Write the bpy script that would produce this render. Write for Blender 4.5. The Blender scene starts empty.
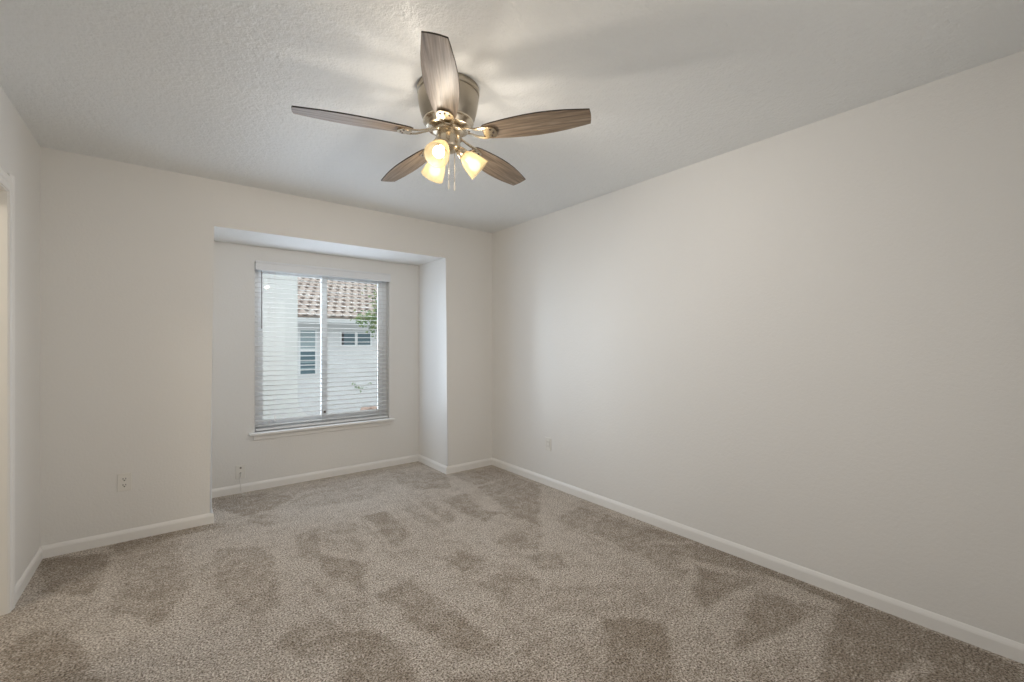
import bpy, bmesh, math, random
import numpy as np
from mathutils import Vector, Matrix

sc = bpy.context.scene
COL = sc.collection
PI = math.pi

# ------------------------------------------------------------------ camera, sky, lights, exposure
YAW = 0.6645
EYE = 1.2686
cam_data = bpy.data.cameras.new('camera')
cam_data.sensor_width = 36.0
cam_data.lens = 436.94 / 1024 * 36.0
cam_data.shift_y = 3.27 / 1024
cam_data.clip_start = 0.02
cam = bpy.data.objects.new('camera', cam_data)
cam.location = (0, 0, EYE)
cam.rotation_euler = (PI / 2, 0, -YAW)
COL.objects.link(cam)
sc.camera = cam

world = bpy.data.worlds.new('overcast_sky')
sc.world = world
world.use_nodes = True
bg = world.node_tree.nodes['Background']
bg.inputs['Color'].default_value = (0.90, 0.96, 1.0, 1)
bg.inputs['Strength'].default_value = 2.25

def area(name, loc, rot, sx, sy, power, color):
    d = bpy.data.lights.new(name, 'AREA')
    d.shape = 'RECTANGLE'
    d.size, d.size_y = sx, sy
    d.energy = power
    d.color = color
    o = bpy.data.objects.new(name, d)
    o.location, o.rotation_euler = loc, rot
    COL.objects.link(o)
    return o

# added fill lamp at the rear wall behind the camera; no window there
area('rear_fill', (1.0, -0.44, 1.35), (PI / 2, 0, math.radians(14)), 1.5, 1.5, 7.8, (1.0, 0.95, 0.91))
# daylight spread into the room by the bay window and its white blind
area('window_daylight', (1.19, 4.371, 1.22), (-PI / 2, 0, 0), 1.17, 1.36, 12.0, (0.67, 0.81, 1.0))
# unseen fill lamps added outside the bay, high up and at the left
def aimed(name, p, sx, sy, power, color, spread):
    p = Vector(p)
    o = area(name, p, (Vector((1.2, 4.40, 1.15)) - p).to_track_quat('-Z', 'Y').to_euler(), sx, sy, power, color)
    o.data.spread = math.radians(spread)
aimed('sky_fill', (1.4, 6.6, 3.8), 2.4, 1.2, 80, (0.84, 0.92, 1.0), 60)
aimed('side_fill', (-0.15, 5.75, 0.9), 1.7, 3.0, 75, (0.80, 0.89, 1.0), 90)
# the lamp of the hall beyond the doorway
area('hall_lamp', (-1.35, 2.3, 2.38), (0, 0, 0), 0.3, 0.3, 11, (1.0, 0.88, 0.70))

vs = sc.view_settings
vs.view_transform = 'Standard'
vs.look = 'None'
vs.exposure = -0.05
vs.gamma = 1.0
vs.use_curve_mapping = False
sc.cycles.use_denoising = True
sc.cycles.max_bounces = 12
sc.cycles.diffuse_bounces = 6
sc.cycles.transparent_max_bounces = 16
sc.cycles.sample_clamp_indirect = 12.0

# ------------------------------------------------------------------ room measures (metres)
XL, XR = -0.603, 2.679          # left and right wall
YB, YA = 3.757, 4.368           # back wall, back wall of the window bay
YR = -0.50                      # rear wall
ZC, ZA = 2.44, 2.123            # ceiling, bay ceiling
AX0, AX1 = 0.236, 2.134         # bay sides
WX0, WX1, WZ0, WZ1 = 0.581, 1.800, 0.500, 1.985   # window opening
DY1, DZ = 3.097, 2.005          # doorway edge, doorway height
DY0 = DY1 - 0.76

# ------------------------------------------------------------------ helpers
def obj(name, bm, mat, parent=None, smooth=False, loc=None):
    me = bpy.data.meshes.new(name)
    bmesh.ops.recalc_face_normals(bm, faces=bm.faces[:])
    bm.to_mesh(me)
    bm.free()
    me.materials.append(mat)
    if smooth:
        me.polygons.foreach_set('use_smooth', [True] * len(me.polygons))
        try:
            me.set_sharp_from_angle(angle=math.radians(38))
        except Exception:
            pass
    o = bpy.data.objects.new(name, me)
    COL.objects.link(o)
    if parent is not None:
        o.parent = parent
    if loc is not None:
        o.location = loc
    return o

def thing(name, label, cat, loc=(0, 0, 0), group=None):
    o = bpy.data.objects.new(name, None)
    COL.objects.link(o)
    o.location = loc
    o.empty_display_size = 0.1
    o['label'] = label
    o['category'] = cat
    if group:
        o['group'] = group
    return o

def struct(name, bm, mat, parent=None, smooth=False):
    o = obj(name, bm, mat, parent, smooth)
    if parent is None:
        o['kind'] = 'structure'
    return o

def box(bm, x0, x1, y0, y1, z0, z1, bevel=0.0, seg=2):
    vs_ = [bm.verts.new((x, y, z)) for x in (x0, x1) for y in (y0, y1) for z in (z0, z1)]
    q = [(0, 1, 3, 2), (4, 6, 7, 5), (0, 4, 5, 1), (2, 3, 7, 6), (0, 2, 6, 4), (1, 5, 7, 3)]
    fs = [bm.faces.new([vs_[i] for i in f]) for f in q]
    if bevel > 0:
        es = list({e for f in fs for e in f.edges})
        bmesh.ops.bevel(bm, geom=es, offset=bevel, segments=seg, affect='EDGES', profile=0.5)
    return bm

def nb():
    return bmesh.new()

def lathe(bm, prof, n=40, M=None, close=False):
    """prof: (r, z) list, turned about z."""
    rings = []
    for r, z in prof:
        ring = []
        for i in range(n):
            a = 2 * PI * i / n
            p = Vector((r * math.cos(a), r * math.sin(a), z))
            ring.append(bm.verts.new(M @ p if M else p))
        rings.append(ring)
    for a, b in zip(rings[:-1], rings[1:]):
        for i in range(n):
            j = (i + 1) % n
            bm.faces.new((a[i], a[j], b[j], b[i]))
    if close:
        bm.faces.new(rings[0][::-1])
        bm.faces.new(rings[-1])
    return bm

def tube(bm, pts, rad, n=10, cap=True):
    """round bar along a polyline; rad is a number or one per point"""
    pts = [Vector(p) for p in pts]
    rads = rad if isinstance(rad, (list, tuple)) else [rad] * len(pts)
    rings = []
    up = Vector((0, 0, 1))
    for i, p in enumerate(pts):
        d = (pts[min(i + 1, len(pts) - 1)] - pts[max(i - 1, 0)]).normalized()
        ref = up if abs(d.dot(up)) < 0.95 else Vector((1, 0, 0))
        s = d.cross(ref).normalized()
        t = s.cross(d)
        rings.append([bm.verts.new(p + (s * math.cos(2 * PI * k / n) + t * math.sin(2 * PI * k / n)) * rads[i]) for k in range(n)])
    for a, b in zip(rings[:-1], rings[1:]):
        for i in range(n):
            j = (i + 1) % n
            bm.faces.new((a[i], a[j], b[j], b[i]))
    if cap:
        bm.faces.new(rings[0][::-1])
        bm.faces.new(rings[-1])
    return bm

def ribbon(bm, pts, widths, z, th):
    """flat bar in the xy plane along a polyline, th thick"""
    pts = [Vector((p[0], p[1], 0)) for p in pts]
    L, Rr = [], []
    zs = z if isinstance(z, (list, tuple)) else [z] * len(pts)
    for i, p in enumerate(pts):
        d = (pts[min(i + 1, len(pts) - 1)] - pts[max(i - 1, 0)]).normalized()
        s = Vector((-d.y, d.x, 0))
        w = widths[i] / 2
        L.append((p + s * w, zs[i]))
        Rr.append((p - s * w, zs[i]))
    rows = []
    for (a, za), (b, zb) in zip(L, Rr):
        rows.append([bm.verts.new((a.x, a.y, za)), bm.verts.new((b.x, b.y, zb)),
                     bm.verts.new((b.x, b.y, zb + th)), bm.verts.new((a.x, a.y, za + th))])
    for a, b in zip(rows[:-1], rows[1:]):
        for i in range(4):
            j = (i + 1) % 4
            bm.faces.new((a[i], a[j], b[j], b[i]))
    bm.faces.new(rows[0][::-1])
    bm.faces.new(rows[-1])
    return bm

def prism(bm, poly, axis, a, b):
    """extrude a 2-D outline between a and b along 'x', 'y' or 'z'"""
    def mk(u, v, w):
        return {'y': (u, w, v), 'x': (w, u, v), 'z': (u, v, w)}[axis]
    A = [bm.verts.new(mk(u, v, a)) for u, v in poly]
    B = [bm.verts.new(mk(u, v, b)) for u, v in poly]
    n = len(poly)
    bm.faces.new(A[::-1])
    bm.faces.new(B)
    for i in range(n):
        j = (i + 1) % n
        bm.faces.new((A[i], A[j], B[j], B[i]))
    return bm

# ------------------------------------------------------------------ materials
def new_mat(name):
    m = bpy.data.materials.new(name)
    m.use_nodes = True
    nt = m.node_tree
    b = nt.nodes['Principled BSDF']
    return m, nt, b

def N(nt, kind, **kw):
    n = nt.nodes.new(kind)
    for k, v in kw.items():
        if k.startswith('i_'):
            n.inputs[k[2:].replace('_', ' ')].default_value = v
        else:
            setattr(n, k, v)
    return n

def ramp(nt, stops, interp='LINEAR'):
    r = nt.nodes.new('ShaderNodeValToRGB')
    r.color_ramp.interpolation = interp
    el = r.color_ramp.elements
    while len(el) < len(stops):
        el.new(0.5)
    for e, (p, c) in zip(el, stops):
        e.position = p
        e.color = (*c, 1) if len(c) == 3 else c
    return r

def paint(name, col, rough=0.6, spec=0.3, bumps=((120, 0.0006),), vary=0.0):
    """painted surface; bumps = (noise scale, height in metres)"""
    m, nt, b = new_mat(name)
    b.inputs['Base Color'].default_value = (*col, 1)
    b.inputs['Roughness'].default_value = rough
    b.inputs['Specular IOR Level'].default_value = spec
    tc = N(nt, 'ShaderNodeTexCoord')
    prev = None
    for s, h in bumps:
        no = N(nt, 'ShaderNodeTexNoise', i_Scale=s, i_Detail=3.0, i_Roughness=0.55)
        nt.links.new(tc.outputs['Object'], no.inputs['Vector'])
        bp = N(nt, 'ShaderNodeBump', i_Strength=1.0, i_Distance=h)
        nt.links.new(no.outputs['Fac'], bp.inputs['Height'])
        if prev:
            nt.links.new(prev.outputs['Normal'], bp.inputs['Normal'])
        prev = bp
    if prev:
        nt.links.new(prev.outputs['Normal'], b.inputs['Normal'])
    if vary:
        no = N(nt, 'ShaderNodeTexNoise', i_Scale=1.7, i_Detail=4.0)
        nt.links.new(tc.outputs['Object'], no.inputs['Vector'])
        r = ramp(nt, [(0.3, [c * (1 - vary) for c in col]), (0.7, [min(1, c * (1 + vary)) for c in col])])
        nt.links.new(no.outputs['Fac'], r.inputs['Fac'])
        nt.links.new(r.outputs['Color'], b.inputs['Base Color'])
    return m

def metal(name, col, rough, aniso=0.0, brush=False):
    m, nt, b = new_mat(name)
    b.inputs['Base Color'].default_value = (*col, 1)
    b.inputs['Metallic'].default_value = 1.0
    b.inputs['Roughness'].default_value = rough
    if brush:
        tc = N(nt, 'ShaderNodeTexCoord')
        mp = N(nt, 'ShaderNodeMapping')
        mp.inputs['Scale'].default_value = (1, 1, 220)
        no = N(nt, 'ShaderNodeTexNoise', i_Scale=3.0, i_Detail=2.0)
        nt.links.new(tc.outputs['Object'], mp.inputs['Vector'])
        nt.links.new(mp.outputs['Vector'], no.inputs['Vector'])
        r = N(nt, 'ShaderNodeMapRange')
        r.inputs['To Min'].default_value = rough - 0.08
        r.inputs['To Max'].default_value = rough + 0.12
        nt.links.new(no.outputs['Fac'], r.inputs['Value'])
        nt.links.new(r.outputs['Result'], b.inputs['Roughness'])
    return m

M_WALL = paint('wall_paint', (0.80, 0.785, 0.755), 0.55, 0.25, ((70, 0.0012), (260, 0.0004)))
M_CEIL = paint('ceiling_paint', (0.81, 0.825, 0.825), 0.38, 0.45, ((42, 0.0050), (110, 0.0022)))
M_TRIM = paint('white_trim_paint', (0.86, 0.845, 0.815), 0.35, 0.4, ())
M_VINYL = paint('white_vinyl', (0.93, 0.945, 0.96), 0.35, 0.4, ())
M_BLIND = paint('white_blind_slat', (0.78, 0.785, 0.79), 0.4, 0.4, ())
M_PLATE = paint('white_outlet_plastic', (0.80, 0.78, 0.73), 0.35, 0.45, ())
M_SLOT = paint('dark_slot', (0.03, 0.03, 0.03), 0.6, 0.2, ())
M_CORD = paint('white_cord', (0.75, 0.73, 0.70), 0.6, 0.2, ())
M_WAND = paint('brown_grey_wand', (0.22, 0.19, 0.17), 0.35, 0.4, ())
M_NICKEL = metal('brushed_nickel', (0.43, 0.38, 0.31), 0.32, brush=True)
M_BRASS = metal('warm_nickel', (0.66, 0.58, 0.46), 0.25)
M_DARKMETAL = metal('dark_bronze', (0.16, 0.13, 0.11), 0.4)
M_STUCCO = paint('white_stucco', (0.80, 0.80, 0.785), 0.9, 0.1, ((60, 0.006),), 0.03)
M_STUCCO2 = paint('offwhite_stucco', (0.66, 0.66, 0.665), 0.9, 0.1, ((60, 0.006),), 0.04)
M_CLAD = paint('tan_added_cladding', (0.36, 0.345, 0.32), 0.9, 0.1, ((60, 0.006),))
M_FASCIA = paint('white_fascia', (0.72, 0.73, 0.74), 0.6, 0.2, ())
M_SOFFIT = paint('grey_soffit', (0.42, 0.45, 0.46), 0.8, 0.1, ())
M_GROUND = paint('concrete_ground', (0.45, 0.44, 0.42), 0.9, 0.1, ((20, 0.004),), 0.1)
M_HOUSEGLASS, _nt, _b = new_mat('house_window_glass')
_b.inputs['Base Color'].default_value = (0.10, 0.16, 0.19, 1)
_b.inputs['Roughness'].default_value = 0.12
M_SHADE_ROLL = paint('teal_grey_roller_shade', (0.33, 0.40, 0.42), 0.8, 0.1, ())
M_BARK = paint('bark', (0.25, 0.20, 0.15), 0.9, 0.1, ((40, 0.01),))
M_BRICK = paint('red_brown_tile', (0.42, 0.30, 0.25), 0.85, 0.1, ((30, 0.01),), 0.2)

def leaf_material():
    m, nt, b = new_mat('leaf_green')
    tc = N(nt, 'ShaderNodeTexCoord')
    no = N(nt, 'ShaderNodeTexNoise', i_Scale=7.0, i_Detail=2.0)
    nt.links.new(tc.outputs['Object'], no.inputs['Vector'])
    r = ramp(nt, [(0.35, (0.06, 0.13, 0.05)), (0.5, (0.16, 0.27, 0.09)), (0.68, (0.38, 0.40, 0.17))])
    nt.links.new(no.outputs['Fac'], r.inputs['Fac'])
    nt.links.new(r.outputs['Color'], b.inputs['Base Color'])
    b.inputs['Roughness'].default_value = 0.6
    return m
M_LEAF = leaf_material()

def roof_material():
    m, nt, b = new_mat('clay_roof_tile')
    tc = N(nt, 'ShaderNodeTexCoord')
    no = N(nt, 'ShaderNodeTexNoise', i_Scale=2.6, i_Detail=5.0, i_Roughness=0.7)
    nt.links.new(tc.outputs['Object'], no.inputs['Vector'])
    r = ramp(nt, [(0.30, (0.22, 0.19, 0.185)), (0.45, (0.36, 0.285, 0.245)), (0.58, (0.43, 0.36, 0.315)), (0.72, (0.40, 0.385, 0.37))])
    nt.links.new(no.outputs['Fac'], r.inputs['Fac'])
    nt.links.new(r.outputs['Color'], b.inputs['Base Color'])
    b.inputs['Roughness'].default_value = 0.85
    return m
M_ROOF = roof_material()

def wood_material():
    m, nt, b = new_mat('weathered_oak_blade')
    tc = N(nt, 'ShaderNodeTexCoord')
    oi = N(nt, 'ShaderNodeObjectInfo')
    add = N(nt, 'ShaderNodeVectorMath', operation='MULTIPLY_ADD')
    add.inputs[1].default_value = (1, 1, 1)
    sc_ = N(nt, 'ShaderNodeVectorMath', operation='SCALE')
    cmb = N(nt, 'ShaderNodeCombineXYZ')
    for k in range(3):
        nt.links.new(oi.outputs['Random'], cmb.inputs[k])
    sc_.inputs['Scale'].default_value = 7.0
    nt.links.new(cmb.outputs[0], sc_.inputs[0])
    nt.links.new(tc.outputs['Object'], add.inputs[0])
    nt.links.new(sc_.outputs[0], add.inputs[2])
    mp = N(nt, 'ShaderNodeMapping')
    mp.inputs['Scale'].default_value = (2.4, 58, 12)
    nt.links.new(add.outputs[0], mp.inputs['Vector'])
    n1 = N(nt, 'ShaderNodeTexNoise', i_Scale=2.0, i_Detail=6.0, i_Roughness=0.65, i_Distortion=0.6)
    nt.links.new(mp.outputs['Vector'], n1.inputs['Vector'])
    r1 = ramp(nt, [(0.28, (0.15, 0.107, 0.072)), (0.46, (0.255, 0.192, 0.138)), (0.60, (0.35, 0.275, 0.205)), (0.75, (0.46, 0.38, 0.30))])
    nt.links.new(n1.outputs['Fac'], r1.inputs['Fac'])
    mp2 = N(nt, 'ShaderNodeMapping')
    mp2.inputs['Scale'].default_value = (3.0, 11, 5)
    nt.links.new(add.outputs[0], mp2.inputs['Vector'])
    wv = N(nt, 'ShaderNodeTexWave', i_Scale=1.0, i_Distortion=9.0, i_Detail=2.0)
    wv.bands_direction = 'Y'
    wv.inputs['Detail Scale'].default_value = 0.8
    nt.links.new(mp2.outputs['Vector'], wv.inputs['Vector'])
    r2 = ramp(nt, [(0.0, (0.74, 0.72, 0.70)), (0.45, (1, 1, 1)), (1.0, (1.1, 1.1, 1.1))])
    nt.links.new(wv.outputs['Fac'], r2.inputs['Fac'])
    mx = N(nt, 'ShaderNodeMix', data_type='RGBA', blend_type='MULTIPLY')
    mx.inputs[0].default_value = 0.8
    nt.links.new(r1.outputs['Color'], mx.inputs[6])
    nt.links.new(r2.outputs['Color'], mx.inputs[7])
    nt.links.new(mx.outputs[2], b.inputs['Base Color'])
    b.inputs['Roughness'].default_value = 0.42
    b.inputs['Specular IOR Level'].default_value = 0.45
    return m
M_WOOD = wood_material()
M_EDGE = paint('dark_blade_edge', (0.055, 0.042, 0.034), 0.5, 0.3, ())

def glass_material(name):
    m = bpy.data.materials.new(name)
    m.use_nodes = True
    nt = m.node_tree
    nt.nodes.clear()
    out = nt.nodes.new('ShaderNodeOutputMaterial')
    tr = N(nt, 'ShaderNodeBsdfTransparent')
    tr.inputs['Color'].default_value = (0.95, 0.97, 0.97, 1)
    gl = N(nt, 'ShaderNodeBsdfGlossy')
    gl.inputs['Roughness'].default_value = 0.01
    fr = N(nt, 'ShaderNodeFresnel', i_IOR=1.45)
    mx = N(nt, 'ShaderNodeMixShader')
    nt.links.new(fr.outputs[0], mx.inputs[0])
    nt.links.new(tr.outputs[0], mx.inputs[1])
    nt.links.new(gl.outputs[0], mx.inputs[2])
    nt.links.new(mx.outputs[0], out.inputs['Surface'])
    return m
M_GLASS = glass_material('window_glass')

def shade_material():
    """frosted cream glass: part of the lamp's light passes straight, the rest is scattered"""
    m = bpy.data.materials.new('frosted_lamp_glass')
    m.use_nodes = True
    nt = m.node_tree
    nt.nodes.clear()
    out = nt.nodes.new('ShaderNodeOutputMaterial')
    tl = N(nt, 'ShaderNodeBsdfTranslucent')
    tl.inputs['Color'].default_value = (0.90, 0.76, 0.46, 1)
    df = N(nt, 'ShaderNodeBsdfDiffuse')
    df.inputs['Color'].default_value = (0.80, 0.68, 0.44, 1)
    tr = N(nt, 'ShaderNodeBsdfTransparent')
    tr.inputs['Color'].default_value = (1.0, 0.97, 0.92, 1)
    gl = N(nt, 'ShaderNodeBsdfGlossy')
    gl.inputs['Roughness'].default_value = 0.3
    prev = tl
    for other, fac in ((df, 0.35), (tr, 0.6), (gl, 0.04)):
        mx = N(nt, 'ShaderNodeMixShader')
        mx.inputs[0].default_value = fac
        nt.links.new(prev.outputs[0], mx.inputs[1])
        nt.links.new(other.outputs[0], mx.inputs[2])
        prev = mx
    nt.links.new(prev.outputs[0], out.inputs['Surface'])
    return m
M_SHADE = shade_material()

def bulb_material():
    """clear lit bulb: glows and lets the filament's light out"""
    m = bpy.data.materials.new('lit_bulb')
    m.use_nodes = True
    nt = m.node_tree
    nt.nodes.clear()
    out = nt.nodes.new('ShaderNodeOutputMaterial')
    tr = N(nt, 'ShaderNodeBsdfTransparent')
    em = N(nt, 'ShaderNodeEmission', i_Strength=1.0)
    em.inputs['Color'].default_value = (1.0, 0.92, 0.78, 1)
    ad = N(nt, 'ShaderNodeAddShader')
    nt.links.new(tr.outputs[0], ad.inputs[0])
    nt.links.new(em.outputs[0], ad.inputs[1])
    nt.links.new(ad.outputs[0], out.inputs['Surface'])
    return m
M_BULB = bulb_material()

def bulb_light(parent):
    """the lamp inside one bulb, with a gentle falloff"""
    d = bpy.data.lights.new('bulb_light', 'POINT')
    d.energy = LAMP_W
    d.shadow_soft_size = 0.022
    d.color = (1.0, 0.955, 0.91)
    d.use_nodes = True
    nt = d.node_tree
    em = nt.nodes['Emission']
    fo = nt.nodes.new('ShaderNodeLightFalloff')
    fo.inputs['Strength'].default_value = 1.0
    fo.inputs['Smooth'].default_value = 0.24
    nt.links.new(fo.outputs['Quadratic'], em.inputs['Strength'])
    o = bpy.data.objects.new('bulb_light', d)
    COL.objects.link(o)
    o.parent = parent
    o.location = (0, 0, 0.071)
    return o
LAMP_W = 19.5

def carpet_material():
    m, nt, b = new_mat('frieze_carpet')
    tc = N(nt, 'ShaderNodeTexCoord')
    at = N(nt, 'ShaderNodeAttribute')
    at.attribute_name = 'nap'
    # tuft speckle: light and dark yarn ends
    n1 = N(nt, 'ShaderNodeTexNoise', i_Scale=125.0, i_Detail=4.0, i_Roughness=0.75)
    nt.links.new(tc.outputs['Object'], n1.inputs['Vector'])
    r1 = ramp(nt, [(0.36, (0.06, 0.042, 0.03)), (0.45, (0.36, 0.30, 0.24)), (0.54, (0.73, 0.65, 0.565)), (0.63, (1.0, 0.955, 0.885))])
    nt.links.new(n1.outputs['Fac'], r1.inputs['Fac'])
    # the brushed patches, broken up by footmarks at hand and finger size
    n2 = N(nt, 'ShaderNodeTexNoise', i_Scale=11.0, i_Detail=6.0, i_Roughness=0.72)
    nt.links.new(tc.outputs['Object'], n2.inputs['Vector'])
    a1 = N(nt, 'ShaderNodeMath', operation='MULTIPLY_ADD')
    a1.inputs[1].default_value = 2.3
    a1.inputs[2].default_value = -1.15
    nt.links.new(n2.outputs['Fac'], a1.inputs[0])
    n3 = N(nt, 'ShaderNodeTexNoise', i_Scale=48.0, i_Detail=3.0, i_Roughness=0.6)
    nt.links.new(tc.outputs['Object'], n3.inputs['Vector'])
    a3 = N(nt, 'ShaderNodeMath', operation='MULTIPLY_ADD')
    a3.inputs[1].default_value = 1.8
    nt.links.new(n3.outputs['Fac'], a3.inputs[0])
    nt.links.new(a1.outputs[0], a3.inputs[2])
    a4 = N(nt, 'ShaderNodeMath', operation='SUBTRACT')
    a4.inputs[1].default_value = 0.9
    nt.links.new(a3.outputs[0], a4.inputs[0])
    a2 = N(nt, 'ShaderNodeMath', operation='ADD')
    nt.links.new(a4.outputs[0], a2.inputs[0])
    nt.links.new(at.outputs['Fac'], a2.inputs[1])
    r2 = ramp(nt, [(0.0, (1.0, 1.0, 1.0)), (0.95, (0.57, 0.53, 0.48))])
    nt.links.new(a2.outputs[0], r2.inputs['Fac'])
    mx = N(nt, 'ShaderNodeMix', data_type='RGBA', blend_type='MULTIPLY')
    mx.inputs[0].default_value = 1.0
    nt.links.new(r1.outputs['Color'], mx.inputs[6])
    nt.links.new(r2.outputs['Color'], mx.inputs[7])
    nt.links.new(mx.outputs[2], b.inputs['Base Color'])
    b.inputs['Roughness'].default_value = 1.0
    b.inputs['Specular IOR Level'].default_value = 0.05
    b.inputs['Sheen Weight'].default_value = 0.15
    bp = N(nt, 'ShaderNodeBump', i_Strength=1.0, i_Distance=0.008)
    nt.links.new(n1.outputs['Fac'], bp.inputs['Height'])
    nt.links.new(bp.outputs['Normal'], b.inputs['Normal'])
    return m
M_CARPET = carpet_material()

# ------------------------------------------------------------------ floor: carpet with vacuum tracks
# (darkness, outline in metres on the floor): patches where the pile was brushed the other way
NAP = [
 (0.8, [(0.28, 4.31), (0.65, 4.22), (0.85, 3.96), (0.61, 3.77), (0.43, 3.76), (0.3, 4.02)]),
 (0.6, [(0.47, 3.76), (0.61, 3.66), (0.55, 3.4), (0.45, 3.62)]),
 (0.6, [(0.22, 3.26), (0.54, 3.07), (0.44, 2.45), (0.35, 2.28), (0.25, 2.46), (0.18, 2.73)]),
 (0.7, [(0.66, 3.18), (0.81, 3.2), (0.71, 2.76), (0.62, 2.73), (0.61, 2.95)]),
 (0.5, [(0.82, 3.22), (1.05, 3.15), (0.94, 2.69), (0.84, 2.71), (0.77, 2.88)]),
 (0.8, [(0.7, 2.83), (0.88, 2.53), (0.78, 2.19), (0.74, 2.37), (0.67, 2.56)]),
 (0.8, [(1.1, 3.23), (1.29, 3.2), (1.28, 2.72), (1.13, 2.6), (1.05, 2.66), (1.06, 2.97)]),
 (0.6, [(1.41, 3.23), (1.67, 3.22), (1.66, 2.79), (1.5, 2.66), (1.4, 2.77)]),
 (0.6, [(1.1, 2.51), (1.2, 2.49), (1.16, 2.36), (1.09, 2.35)]),
 (0.9, [(1.26, 2.28), (1.44, 2.3), (1.46, 2.12), (1.29, 2.09)]),
 (0.7, [(1.22, 1.99), (1.55, 1.91), (1.57, 1.76), (1.32, 1.8), (1.25, 1.9)]),
 (0.7, [(1.65, 2.31), (1.88, 2.29), (1.93, 2.16), (1.77, 1.99), (1.65, 2.14)]),
 (0.8, [(1.75, 3.16), (1.98, 3.17), (1.89, 2.78), (1.95, 2.65), (1.78, 2.58), (1.73, 2.82)]),
 (0.6, [(1.72, 4.26), (2.14, 3.79), (1.96, 3.36), (1.67, 3.53), (1.64, 3.91)]),
 (0.7, [(2.16, 3.7), (2.66, 3.67), (2.6, 2.91), (2.03, 2.28), (1.99, 2.53), (2.14, 3.16)]),
 (0.5, [(0.98, 4.18), (1.28, 4.12), (1.22, 3.67), (0.92, 3.71)]),
 (0.5, [(0.6, 2.56), (0.65, 2.15), (0.61, 2.07), (0.56, 2.15)]),
 (0.75, [(0.81, 2.16), (1.03, 2.21), (1.07, 1.96), (1.11, 1.66), (1.08, 1.59), (0.93, 1.61), (0.86, 1.85), (0.88, 1.97)]),
 (0.8, [(0.9, 1.71), (1.1, 1.7), (1.1, 1.49), (1.01, 1.46), (0.92, 1.59)]),
 (0.95, [(1.58, 1.34), (1.78, 1.14), (1.52, 0.93), (1.48, 0.9), (1.26, 1.07), (1.43, 1.19)]),
 (0.8, [(0.6, 2.0), (0.73, 1.87), (0.75, 1.72), (0.75, 1.52), (0.73, 1.49), (0.5, 1.67)]),
 (0.7, [(0.84, 1.46), (1.14, 1.28), (1.1, 1.2), (0.79, 1.44)]),
 (0.6, [(1.68, 2.01), (1.88, 1.96), (1.77, 1.74), (1.64, 1.84)]),
 (0.65, [(2.52, 2.36), (2.65, 1.59), (2.11, 1.26), (2.21, 1.59), (2.16, 1.85), (2.18, 2.3)]),
 (0.6, [(1.35, 1.98), (1.57, 1.87), (1.53, 1.67), (1.33, 1.75), (1.31, 1.89)]),
 (0.95, [(2.62, 1.88), (2.66, 1.46), (2.68, 1.07), (2.65, 0.72), (2.65, 0.23), (2.64, 0.12), (2.49, 0.11), (1.88, 0.59), (2.43, 0.68), (2.55, 0.69), (2.59, 1.0), (2.45, 1.3), (2.36, 1.69)]),
 (0.9, [(2.37, 1.31), (2.49, 1.04), (2.02, 1.07), (2.07, 1.17)]),
 (0.9, [(2.39, 1.0), (2.47, 0.72), (1.81, 0.84), (1.97, 0.9)]),
 (0.6, [(2.23, 1.38), (2.32, 1.31), (2.04, 1.24), (2.09, 1.31)]),
 (0.95, [(-0.6, 3.74), (-0.29, 3.6), (-0.26, 3.37), (-0.33, 3.05), (-0.51, 3.23)]),
 (0.65, [(-0.26, 3.69), (0.03, 3.58), (0.07, 2.78), (-0.04, 2.53), (-0.24, 2.84), (-0.2, 3.24)]),
 (0.9, [(-0.56, 2.74), (-0.48, 2.84), (-0.36, 2.75), (-0.27, 2.47), (-0.19, 2.21), (-0.5, 2.45)]),
 (0.7, [(0.36, 2.1), (0.6, 2.15), (0.63, 2.1), (0.55, 1.85), (0.41, 1.93)]),
 (0.8, [(-0.3, 3.78), (0.24, 3.75), (0.31, 3.62), (0.05, 3.62), (-0.27, 3.58)]),
 (0.42, [(1.25, 1.81), (1.36, 1.62), (1.58, 1.35), (1.92, 1.15), (2.1, 1.26), (1.82, 1.52), (1.58, 1.67)]),
 (0.45, [(0.68, 2.3), (0.78, 2.14), (0.68, 1.94), (0.6, 2.01)]),
 (0.48, [(1.1, 1.45), (1.32, 1.4), (1.54, 1.3), (1.29, 1.08), (1.14, 1.21), (1.09, 1.34)]),
 (0.35, [(1.78, 1.1), (1.96, 0.9), (1.77, 0.83), (1.67, 0.76), (1.48, 0.9)]),
 (0.45, [(1.82, 0.81), (2.13, 0.67), (1.87, 0.59), (1.69, 0.73)]),
 (0.3, [(0.86, 2.12), (1.02, 2.16), (1.08, 1.85), (1.41, 1.59), (1.26, 1.42), (0.9, 1.71)]),
 (0.3, [(1.24, 2.83), (1.52, 2.61), (1.57, 2.2), (1.27, 2.33), (1.23, 2.52)]),
 (0.3, [(0.07, 3.11), (0.2, 3.06), (0.18, 2.77), (0.26, 2.42), (0.38, 2.26), (0.34, 2.09), (0.1, 2.31)]),
 (0.28, [(-0.64, 3.15), (-0.59, 3.22), (-0.34, 3.02), (-0.26, 2.86), (-0.27, 2.65), (-0.5, 2.89), (-0.57, 2.8)]),
 (0.45, [(0.69, 4.19), (1.25, 4.21), (1.72, 4.26), (1.65, 3.78), (1.26, 3.54), (0.78, 3.64)]),
 (0.4, [(1.99, 2.7), (2.15, 2.41), (1.93, 2.16), (1.88, 2.32)]),
]
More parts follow.
